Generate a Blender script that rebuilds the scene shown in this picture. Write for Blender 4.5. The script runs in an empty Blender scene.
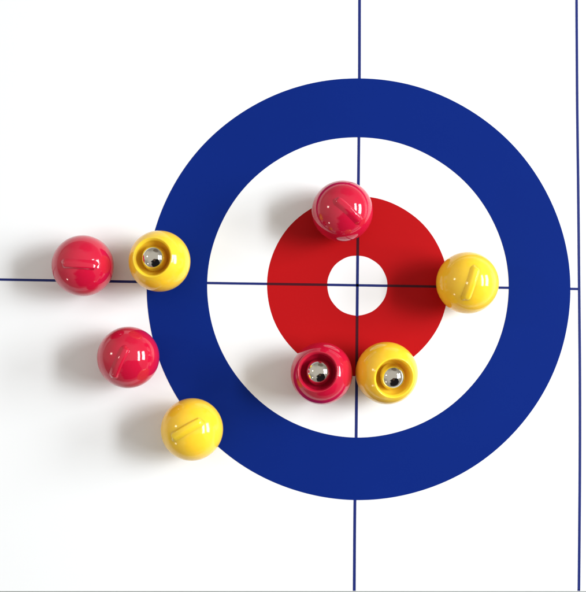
import bpy, bmesh, math, random
from mathutils import Vector, Matrix
random.seed(7)
PI = math.pi
S = 0.0005                      # one layout unit = half a millimetre
scene = bpy.context.scene
col = scene.collection

# ------------------------------------------------------------------ camera
H = 900.0
CA, CB = 7.42408138e-02, 2.60473594e-02
CAMPOS = Vector((-40.9, -77.45, H))
M = Matrix.Rotation(CB, 3, 'Y') @ Matrix.Rotation(CA, 3, 'X')
cd = bpy.data.cameras.new('camera')
cam = bpy.data.objects.new('camera', cd)
col.objects.link(cam)
cam.matrix_world = Matrix.Translation(CAMPOS * S) @ M.to_4x4()
cd.sensor_fit = 'HORIZONTAL'
cd.sensor_width = 36.0
cd.lens = 36.0 * H / 586.0
cd.clip_start = 0.01
cd.clip_end = 50.0
scene.camera = cam

def ground(px, py, z=0.0):
    """where the sight line through a point of the photo meets height z"""
    d = M @ Vector((px - 293.0, 296.0 - py, -H))
    t = (z - CAMPOS.z) / d.z
    return CAMPOS + d * t

# ------------------------------------------------------------------ helpers
def tag(o, label=None, cat=None, group=None, kind=None):
    if label: o['label'] = label
    if cat: o['category'] = cat
    if group: o['group'] = group
    if kind: o['kind'] = kind
    return o

def mesh_obj(name, verts, faces, mats, parent=None, smooth=False, midx=None):
    me = bpy.data.meshes.new(name)
    me.from_pydata([tuple(v) for v in verts], [], faces)
    for m in (mats if isinstance(mats, (list, tuple)) else [mats]):
        me.materials.append(m)
    if midx:
        for p, i in zip(me.polygons, midx): p.material_index = i
    if smooth:
        for p in me.polygons: p.use_smooth = True
    me.update()
    o = bpy.data.objects.new(name, me)
    col.objects.link(o)
    if parent: o.parent = parent
    return o

def empty(name, loc=(0, 0, 0)):
    o = bpy.data.objects.new(name, None)
    o.empty_display_size = 0.01
    o.location = loc
    col.objects.link(o)
    return o

# ------------------------------------------------------------------ materials
def mat_base(name):
    m = bpy.data.materials.new(name)
    m.use_nodes = True
    nt = m.node_tree
    b = nt.nodes['Principled BSDF']
    return m, nt, b

def surface(name, colour, rough, spec=0.5, metallic=0.0, coat=0.0, sss=0.0, sss_rad=(1, .3, .1), sss_scale=0.002,
            noise_scale=300.0, colour_var=0.03, bump=0.0, bump_scale=800.0, rough_var=0.0):
    m, nt, b = mat_base(name)
    N, L = nt.nodes, nt.links
    tc = N.new('ShaderNodeTexCoord')
    n1 = N.new('ShaderNodeTexNoise'); n1.inputs['Scale'].default_value = noise_scale
    n1.inputs['Detail'].default_value = 5
    L.new(tc.outputs['Object'], n1.inputs['Vector'])
    mx = N.new('ShaderNodeMix'); mx.data_type = 'RGBA'
    c = Vector(colour[:3])
    mx.inputs['A'].default_value = (*(c * (1 - colour_var)), 1)
    mx.inputs['B'].default_value = (*[min(1, x * (1 + colour_var)) for x in c], 1)
    L.new(n1.outputs['Fac'], mx.inputs['Factor'])
    L.new(mx.outputs['Result'], b.inputs['Base Color'])
    b.inputs['Roughness'].default_value = rough
    b.inputs['Specular IOR Level'].default_value = spec
    b.inputs['Metallic'].default_value = metallic
    b.inputs['Coat Weight'].default_value = coat
    b.inputs['Coat Roughness'].default_value = 0.03
    if rough_var:
        n3 = N.new('ShaderNodeTexNoise'); n3.inputs['Scale'].default_value = noise_scale * 0.8
        n3.inputs['Detail'].default_value = 4
        L.new(tc.outputs['Object'], n3.inputs['Vector'])
        mr = N.new('ShaderNodeMapRange')
        mr.inputs['From Min'].default_value = 0.4; mr.inputs['From Max'].default_value = 0.7
        mr.inputs['To Min'].default_value = rough; mr.inputs['To Max'].default_value = rough + rough_var
        L.new(n3.outputs['Fac'], mr.inputs['Value'])
        L.new(mr.outputs['Result'], b.inputs['Roughness'])
    if sss:
        b.inputs['Subsurface Weight'].default_value = sss
        b.inputs['Subsurface Radius'].default_value = sss_rad
        b.inputs['Subsurface Scale'].default_value = sss_scale
    if bump:
        n2 = N.new('ShaderNodeTexNoise'); n2.inputs['Scale'].default_value = bump_scale
        n2.inputs['Detail'].default_value = 3
        L.new(tc.outputs['Object'], n2.inputs['Vector'])
        bp = N.new('ShaderNodeBump'); bp.inputs['Strength'].default_value = bump
        bp.inputs['Distance'].default_value = 0.0003
        L.new(n2.outputs['Fac'], bp.inputs['Height'])
        L.new(bp.outputs['Normal'], b.inputs['Normal'])
    return m

M_WHITE = surface('white_vinyl', (0.865, 0.875, 0.885), 0.5, spec=0.25, colour_var=0.006, noise_scale=40, bump=0.05, bump_scale=2500)
M_BLUE = surface('blue_ink', (0.0040, 0.0195, 0.182), 0.40, spec=0.03, colour_var=0.11, noise_scale=9, bump=0.05, bump_scale=2500)
M_RED = surface('red_ink', (0.43, 0.0055, 0.0075), 0.45, spec=0.07, colour_var=0.07, noise_scale=14, bump=0.05, bump_scale=2500)
M_LINE = surface('navy_ink', (0.010, 0.020, 0.150), 0.45, spec=0.2, colour_var=0.05, noise_scale=60)
M_OVER = surface('dark_overprint', (0.055, 0.0035, 0.010), 0.45, spec=0.15, colour_var=0.05, noise_scale=60)
M_TABLE = surface('grey_laminate', (0.33, 0.33, 0.32), 0.5, colour_var=0.1, noise_scale=90, bump=0.1)
M_RP = surface('red_plastic', (0.54, 0.0070, 0.037), 0.07, spec=0.5, coat=0.2, sss=0.15, sss_rad=(1, .12, .15),
               colour_var=0.03, noise_scale=120, bump=0.09, bump_scale=130, rough_var=0.05)
M_YP = surface('yellow_plastic', (1.0, 0.60, 0.034), 0.09, spec=0.42, coat=0.1, sss=0.55, sss_scale=0.006, sss_rad=(1, .75, .1),
               colour_var=0.03, noise_scale=120, bump=0.09, bump_scale=130, rough_var=0.05)
M_STEEL = surface('polished_steel', (0.68, 0.645, 0.57), 0.03, metallic=1.0, colour_var=0.04, noise_scale=250, rough_var=0.06)

# ------------------------------------------------------------------ table and mat
tb = mesh_obj('table_top', [(-1.6, -1.1, -0.0006), (1.2, -1.1, -0.0006), (1.2, 1.1, -0.0006), (-1.6, 1.1, -0.0006),
                            (-1.6, -1.1, -0.03), (1.2, -1.1, -0.03), (1.2, 1.1, -0.03), (-1.6, 1.1, -0.03)],
              [(0, 1, 2, 3), (7, 6, 5, 4), (0, 4, 5, 1), (1, 5, 6, 2), (2, 6, 7, 3), (3, 7, 4, 0)], M_TABLE)
tag(tb, kind='structure', label='grey table top showing as a thin strip below the mat edge')

matr = empty('curling_mat')
tag(matr, 'white play mat printed with a blue and red curling target and thin navy lines', 'mat')

# sheet: bottom edge as seen in the photo, the others out of frame
def bottom_y(x):
    a, b = ground(0, 591.05), ground(586, 591.05)
    t = (x - a.x) / (b.x - a.x)
    return a.y + (b.y - a.y) * t
X0, X1, YT = -1300.0, 330.0, 306.0
nx = 60
v = []; f = []
for i in range(nx + 1):
    x = X0 + (X1 - X0) * i / nx
    v += [(x * S, bottom_y(x) * S, 0), (x * S, YT * S, 0), (x * S, bottom_y(x) * S, -0.0005), (x * S, YT * S, -0.0005)]
for i in range(nx):
    a, b = 4 * i, 4 * (i + 1)
    f += [(a, b, b + 1, a + 1), (a + 2, a + 3, b + 3, b + 2), (a, a + 2, b + 2, b), (a + 1, b + 1, b + 3, a + 3)]
f += [(0, 1, 3, 2), (4 * nx, 4 * nx + 2, 4 * nx + 3, 4 * nx + 1)]
mesh_obj('sheet', v, f, M_WHITE, matr)

def annulus(name, r0, r1, z, m, n=360):
    v = []; f = []
    for k in range(n):
        a = 2 * PI * k / n
        c, s = math.cos(a), math.sin(a)
        # faint unevenness of the printed edge
        w = 0.12 * math.sin(3 * a + 1) + 0.08 * math.sin(11 * a)
        v += [((r0 + w) * c * S, (r0 + w) * s * S, z), ((r1 + w) * c * S, (r1 + w) * s * S, z)]
    for k in range(n):
        a, b = 2 * k, 2 * ((k + 1) % n)
        f.append((a, a + 1, b + 1, b))
    return mesh_obj(name, v, f, m, matr)
Z_RED, Z_LINE, Z_BLUE = 0.00003, 0.00006, 0.00009
tag(annulus('blue_ring', 150.85, 211.9, Z_BLUE, M_BLUE), label='broad blue outer ring of the printed target')
tag(annulus('red_ring', 30.05, 90.5, Z_RED, M_RED), label='red ring around the white button of the target')

def ribbon(name, pts, w, over=None, label=None):
    """printed line through pts (layout units); crosses the red ring in overprinted dark red"""
    P = [Vector(p) for p in pts]
    # catmull-rom resample
    Q = []
    for i in range(len(P) - 1):
        p0 = P[i - 1] if i else P[0] * 2 - P[1]
        p3 = P[i + 2] if i + 2 < len(P) else P[-1] * 2 - P[-2]
        p1, p2 = P[i], P[i + 1]
        n = max(2, int((p2 - p1).length / 2))
        for k in range(n):
            t = k / n
            Q.append(0.5 * ((2 * p1) + (p2 - p0) * t + (2 * p0 - 5 * p1 + 4 * p2 - p3) * t * t + (3 * p1 - p0 - 3 * p2 + p3) * t ** 3))
    Q.append(P[-1])
    v = []; f = []; mi = []
    for i, q in enumerate(Q):
        d = (Q[min(i + 1, len(Q) - 1)] - Q[max(i - 1, 0)]).normalized()
        nrm = Vector((-d.y, d.x)) * (w / 2)
        v += [((q.x + nrm.x) * S, (q.y + nrm.y) * S, Z_LINE), ((q.x - nrm.x) * S, (q.y - nrm.y) * S, Z_LINE)]
    for i in range(len(Q) - 1):
        f.append((2 * i, 2 * i + 1, 2 * i + 3, 2 * i + 2))
        r = ((Q[i] + Q[i + 1]) / 2).length
        mi.append(1 if 30.0 < r < 90.5 else 0)
    return tag(mesh_obj(name, v, f, [M_LINE, M_OVER], matr, midx=mi), label=label)

ribbon('tee_line', [(4.1, YT - 0.3), (3.9, 283.4), (3.4, 215.4), (2.5, 148.0), (0.2, 0.4), (-1.8, -148.6), (-3.4, -216.9),
                    (-4.3, -289.2), (-4.4, bottom_y(-4) + 0.3)], 2.8, label='thin navy line running up and down through the target centre')
ribbon('centre_line', [(X0 + 1, 24.5), (-351.1, 6.6), (-147.9, 2.75), (-95.5, 1.85), (-0.2, 0.15), (147.2, -2.65), (219.5, -4.05)], 2.5,
       label='thin navy line running left and right through the target centre')
ribbon('back_line', [(225.2, YT - 0.3), (224.7, 281.1), (223.1, 187.7), (222.0, 95.6), (220.6, -4.0), (219.2, -94.3), (217.1, -182.2),
                     (213.9, -285.0), (213.4, bottom_y(213) + 0.3)], 2.6, label='thin navy line near the right edge touching the blue ring')

# ------------------------------------------------------------------ stones
R = 29.9
def lathe(name, prof, m, parent, seg=128):
    v = []; f = []; rings = []
    for (r, z) in prof:
        if r < 1e-6:
            rings.append([len(v)]); v.append((0, 0, z * R * S))
        else:
            rings.append(list(range(len(v), len(v) + seg)))
            for k in range(seg):
                a = 2 * PI * k / seg
                v.append((r * R * S * math.cos(a), r * R * S * math.sin(a), z * R * S))
    for A, B in zip(rings, rings[1:]):
        for k in range(seg):
            k2 = (k + 1) % seg
            if len(A) == 1: f.append((A[0], B[k], B[k2]))
            elif len(B) == 1: f.append((A[k], B[0], A[k2]))
            else: f.append((A[k], B[k], B[k2], A[k2]))
    return mesh_obj(name, v, f, m, parent, smooth=True)

def body_profile():
    p = []
    phi_end = PI - math.asin(0.66)
    n = 64
    for i in range(n + 1):
        a = phi_end * i / n
        p.append((math.sin(a), math.cos(a)))
    # rounded lip, chamfer, recess wall, floor
    p += [(0.651, -0.765), (0.641, -0.772), (0.629, -0.774), (0.618, -0.770), (0.608, -0.760), (0.598, -0.742),
          (0.582, -0.718), (0.570, -0.702), (0.562, -0.688), (0.558, -0.665), (0.554, -0.63), (0.547, -0.59), (0.535, -0.55),
          (0.518, -0.51), (0.497, -0.475), (0.47, -0.44), (0.445, -0.41), (0.42, -0.388), (0.39, -0.37), (0.34, -0.355), (0.0, -0.345)]
    return p

BALL_R, BALL_Z = 0.415, -0.555
def handle_mesh(name, m, parent):
    """raised grip: a narrow flat-topped bar moulded over the crown of the stone"""
    def sstep(a, b, x):
        t = min(1, max(0, (x - a) / (b - a)))
        return t * t * (3 - 2 * t)
    nu, nv = 110, 48
    LX, LY = 0.66, 0.27
    v = []; f = []
    for i in range(nu + 1):
        x = -LX + 2 * LX * i / nu
        for j in range(nv + 1):
            y = -LY + 2 * LY * j / nv
            # rounded-rectangle distance
            hx, hy, rr = 0.51, 0.095, 0.08
            dx, dy = max(abs(x) - (hx - rr), 0), max(abs(y) - (hy - rr), 0)
            d = math.hypot(dx, dy) - rr
            soft = max(0.0, min(1.0, -y / 0.08))            # one flank slopes more gently
            h = 1 - sstep(-0.045 - 0.02 * soft, 0.05 + 0.075 * soft, d)
            crown = 0.005 * (1 - (x / 0.55) ** 2)
            r = 0.9965 + (0.055 + crown) * h - 0.012 * sstep(0.08, 0.13, d)
            # the bar has a straighter top than the sphere
            r += 0.02 * h * min(1, (x / 0.55) ** 2)
            z = math.sqrt(max(0, 1 - x * x - y * y))
            v.append((x * r * R * S, y * r * R * S, z * r * R * S))
    for i in range(nu):
        for j in range(nv):
            a = i * (nv + 1) + j
            f.append((a, a + nv + 1, a + nv + 2, a + 1))
    return mesh_obj(name, v, f, m, parent, smooth=True)

def make_stone(m):
    root = empty('curling_stone')
    lathe('body', body_profile(), m, root)
    handle_mesh('handle', m, root)
    n = 40
    lathe('steel_ball', [(BALL_R * math.sin(PI * i / n), BALL_Z + BALL_R * math.cos(PI * i / n)) for i in range(n + 1)],
          M_STEEL, root, seg=64)
    return root

def copy_thing(o):
    c = o.copy(); col.objects.link(c)
    for ch in list(o.children):
        d = ch.copy(); col.objects.link(d); d.parent = c
    return c

def pose(root, px, py, ox, oy, up, spin_deg):
    """px,py: where the body centre is seen. (ox,oy): how far the handle (up) or the opening (not up) leans
    off the line of sight, in radii; spin: direction of the grip in the picture, degrees."""
    h = 30.0
    for it in range(6):
        c = ground(px, py, h)
        w = (CAMPOS - c).normalized()
        u = (M @ Vector((1, 0, 0))); u = (u - w * u.dot(w)).normalized()
        vv = w.cross(u)
        ax = u * ox + vv * oy + w * math.sqrt(1 - ox * ox - oy * oy)
        Z = ax if up else -ax
        a = math.radians(spin_deg)
        g = u * math.cos(a) + vv * math.sin(a)
        Xa = (g - Z * g.dot(Z)).normalized()
        Ya = Z.cross(Xa)
        rot = Matrix((Xa, Ya, Z)).transposed()
        lo = min((rot @ vt.co).z for ch in root.children for vt in ch.data.vertices)
        h = -lo / S + Z_BLUE / S + 0.02
    root.matrix_world = Matrix.Translation(Vector((c.x, c.y, h)) * S) @ rot.to_4x4()
    return Vector((c.x, c.y, h))

GR = 'red curling stones scattered over the mat'
GY = 'yellow curling stones scattered over the mat'
red0 = make_stone(M_RP); yel0 = make_stone(M_YP)
# px, py, lean x, lean y, upright, grip direction, colour, label
STONES = [
    (342.3, 211.3, .23, .04, True, -41, 'r', 'red stone with grip facing up, on the upper edge of the printed red ring'),
    (83.0, 265.8, -.12, .02, True, 176, 'r', 'red stone farthest left on the white mat, sitting on the horizontal line'),
    (128.3, 357.3, -.29, -.20, True, 244, 'r', 'red stone with a slanting grip bar, just outside the lower left of the blue ring'),
    (321.6, 373.4, -.16, .07, False, 20, 'r', 'red stone lying upside down with its recessed steel ball showing'),
    (467.3, 282.8, .14, -.03, True, 252, 'y', 'yellow stone with grip facing up, farthest right, touching the red ring edge'),
    (192.0, 429.3, -.20, .02, True, 29, 'y', 'yellow stone lowest on the mat, at the lower left edge of the blue ring'),
    (159.6, 261.2, -.30, .165, False, 10, 'y', 'yellow stone with its steel ball showing, on the left edge of the blue ring'),
    (386.6, 373.0, .30, -.20, False, 60, 'y', 'yellow stone tipped over below the red ring, touching the upturned red stone'),
]
cent = []
used = {'r': False, 'y': False}
for (px, py, ox, oy, up, sp, cc, lab) in STONES:
    proto = red0 if cc == 'r' else yel0
    o = copy_thing(proto) if used[cc] else proto
    used[cc] = True
    tag(o, lab, 'curling stone', GR if cc == 'r' else GY)
    cent.append((o, pose(o, px, py, ox, oy, up, sp)))
for i in range(len(cent)):
    for j in range(i):
        d = (cent[i][1] - cent[j][1]).length
        if d < 2 * R + 4: print('gap', i, j, round(d - 2 * R, 2))

# ------------------------------------------------------------------ light: a window to the right, two small lamps to the left
def area(name, az, el, dist, w, h, power, colour):
    ld = bpy.data.lights.new(name, 'AREA')
    ld.shape = 'RECTANGLE'; ld.size = w; ld.size_y = h
    ld.energy = power; ld.color = colour
    o = bpy.data.objects.new(name, ld); col.objects.link(o)
    a, e = math.radians(az), math.radians(el)
    p = Vector((math.cos(a) * math.cos(e), math.sin(a) * math.cos(e), math.sin(e))) * dist
    o.location = p
    o.rotation_euler = (-p).to_track_quat('-Z', 'Y').to_euler()
    return o
# window of four panes standing upright at the right of the table
def pane(y0, y1, z0, z1, X, power):
    ld = bpy.data.lights.new('window_pane', 'AREA'); ld.shape = 'RECTANGLE'
    ld.size = y1 - y0; ld.size_y = z1 - z0
    ld.energy = power * (y1 - y0) * (z1 - z0); ld.color = (0.93, 0.97, 1.0)
    o = bpy.data.objects.new('window_pane', ld); col.objects.link(o)
    p = Vector((X, (y0 + y1) / 2, (z0 + z1) / 2)); o.location = p
    o.rotation_euler = Vector((-1, 0, 0)).to_track_quat('-Z', 'Z').to_euler()
WX, PW = 1.2, 76.0
for (y0, y1) in ((-0.20, 0.09), (0.13, 0.42)):
    for (z0, z1) in ((0.34, 0.70), (0.75, 1.42)):
        pane(y0, y1, z0, z1, WX, PW)
area('lamp', 168, 34, 2.2, 0.20, 0.26, 3.0, (1.0, 0.93, 0.82))
area('lamp', 222, 14, 2.2, 0.16, 0.16, 1.2, (1.0, 0.93, 0.82))

# room light: warm pale walls and ceiling, darker low and where the photographer stands
W = bpy.data.worlds.new('World'); scene.world = W; W.use_nodes = True
nt = W.node_tree; N, L = nt.nodes, nt.links
bg = N['Background']
tc = N.new('ShaderNodeTexCoord')
def dirblob(d, inner, outer):
    dp = N.new('ShaderNodeVectorMath'); dp.operation = 'DOT_PRODUCT'
    nm = N.new('ShaderNodeVectorMath'); nm.operation = 'NORMALIZE'
    nz = N.new('ShaderNodeTexNoise'); nz.inputs['Scale'].default_value = 3.5; nz.inputs['Detail'].default_value = 2
    L.new(tc.outputs['Generated'], nz.inputs['Vector'])
    sb = N.new('ShaderNodeVectorMath'); sb.operation = 'MULTIPLY_ADD'
    L.new(nz.outputs['Color'], sb.inputs[0]); sb.inputs[1].default_value = (0.35, 0.35, 0.35); L.new(tc.outputs['Generated'], sb.inputs[2])
    sc_ = N.new('ShaderNodeVectorMath'); sc_.operation = 'SUBTRACT'
    L.new(sb.outputs['Vector'], sc_.inputs[0]); sc_.inputs[1].default_value = (0.175, 0.175, 0.175)
    L.new(sc_.outputs['Vector'], nm.inputs[0]); L.new(nm.outputs['Vector'], dp.inputs[0])
    dp.inputs[1].default_value = Vector(d).normalized()
    mr = N.new('ShaderNodeMapRange'); mr.interpolation_type = 'SMOOTHSTEP'
    mr.inputs['From Min'].default_value = math.cos(math.radians(outer))
    mr.inputs['From Max'].default_value = math.cos(math.radians(inner))
    L.new(dp.outputs['Value'], mr.inputs['Value'])
    return mr.outputs['Result']
def mix(fac, a, b):
    m = N.new('ShaderNodeMix'); m.data_type = 'RGBA'
    L.new(fac, m.inputs['Factor'])
    for s, x in (('A', a), ('B', b)):
        if isinstance(x, tuple): m.inputs[s].default_value = (*x, 1)
        else: L.new(x, m.inputs[s])
    return m.outputs['Result']
c = mix(dirblob((0, 0, 1), 35, 80), (0.37, 0.355, 0.33), (0.66, 0.64, 0.605))      # walls to ceiling
c = mix(dirblob((-0.9, 0.35, 0.35), 20, 40), c, (0.68, 0.645, 0.58))               # added pale patch, gives the steel balls something to reflect
c = mix(dirblob((0.25, 0.95, 0.30), 14, 24), c, (0.20, 0.17, 0.14))                # made-up dark patch, adds contrast to the reflections
# photographer in dark clothes leaning over the table: torso, shoulders, arm
c = mix(dirblob((0.26, -0.80, 0.42), 30, 37), c, (0.016, 0.015, 0.018))
c = mix(dirblob((0.40, -0.58, 0.66), 25, 30), c, (0.016, 0.015, 0.018))
c = mix(dirblob((-0.05, -0.58, 0.72), 9, 18), c, (0.020, 0.018, 0.020))
c = mix(dirblob((0.16, -0.38, 0.90), 8, 11), c, (0.10, 0.06, 0.045))
L.new(c, bg.inputs['Color'])
bg.inputs['Strength'].default_value = 1.0

scene.view_settings.view_transform = 'Standard'
scene.view_settings.look = 'None'
scene.view_settings.exposure = 0.0
scene.view_settings.gamma = 1.0
scene.render.engine = 'CYCLES'
scene.cycles.samples = 256
scene.cycles.use_denoising = True
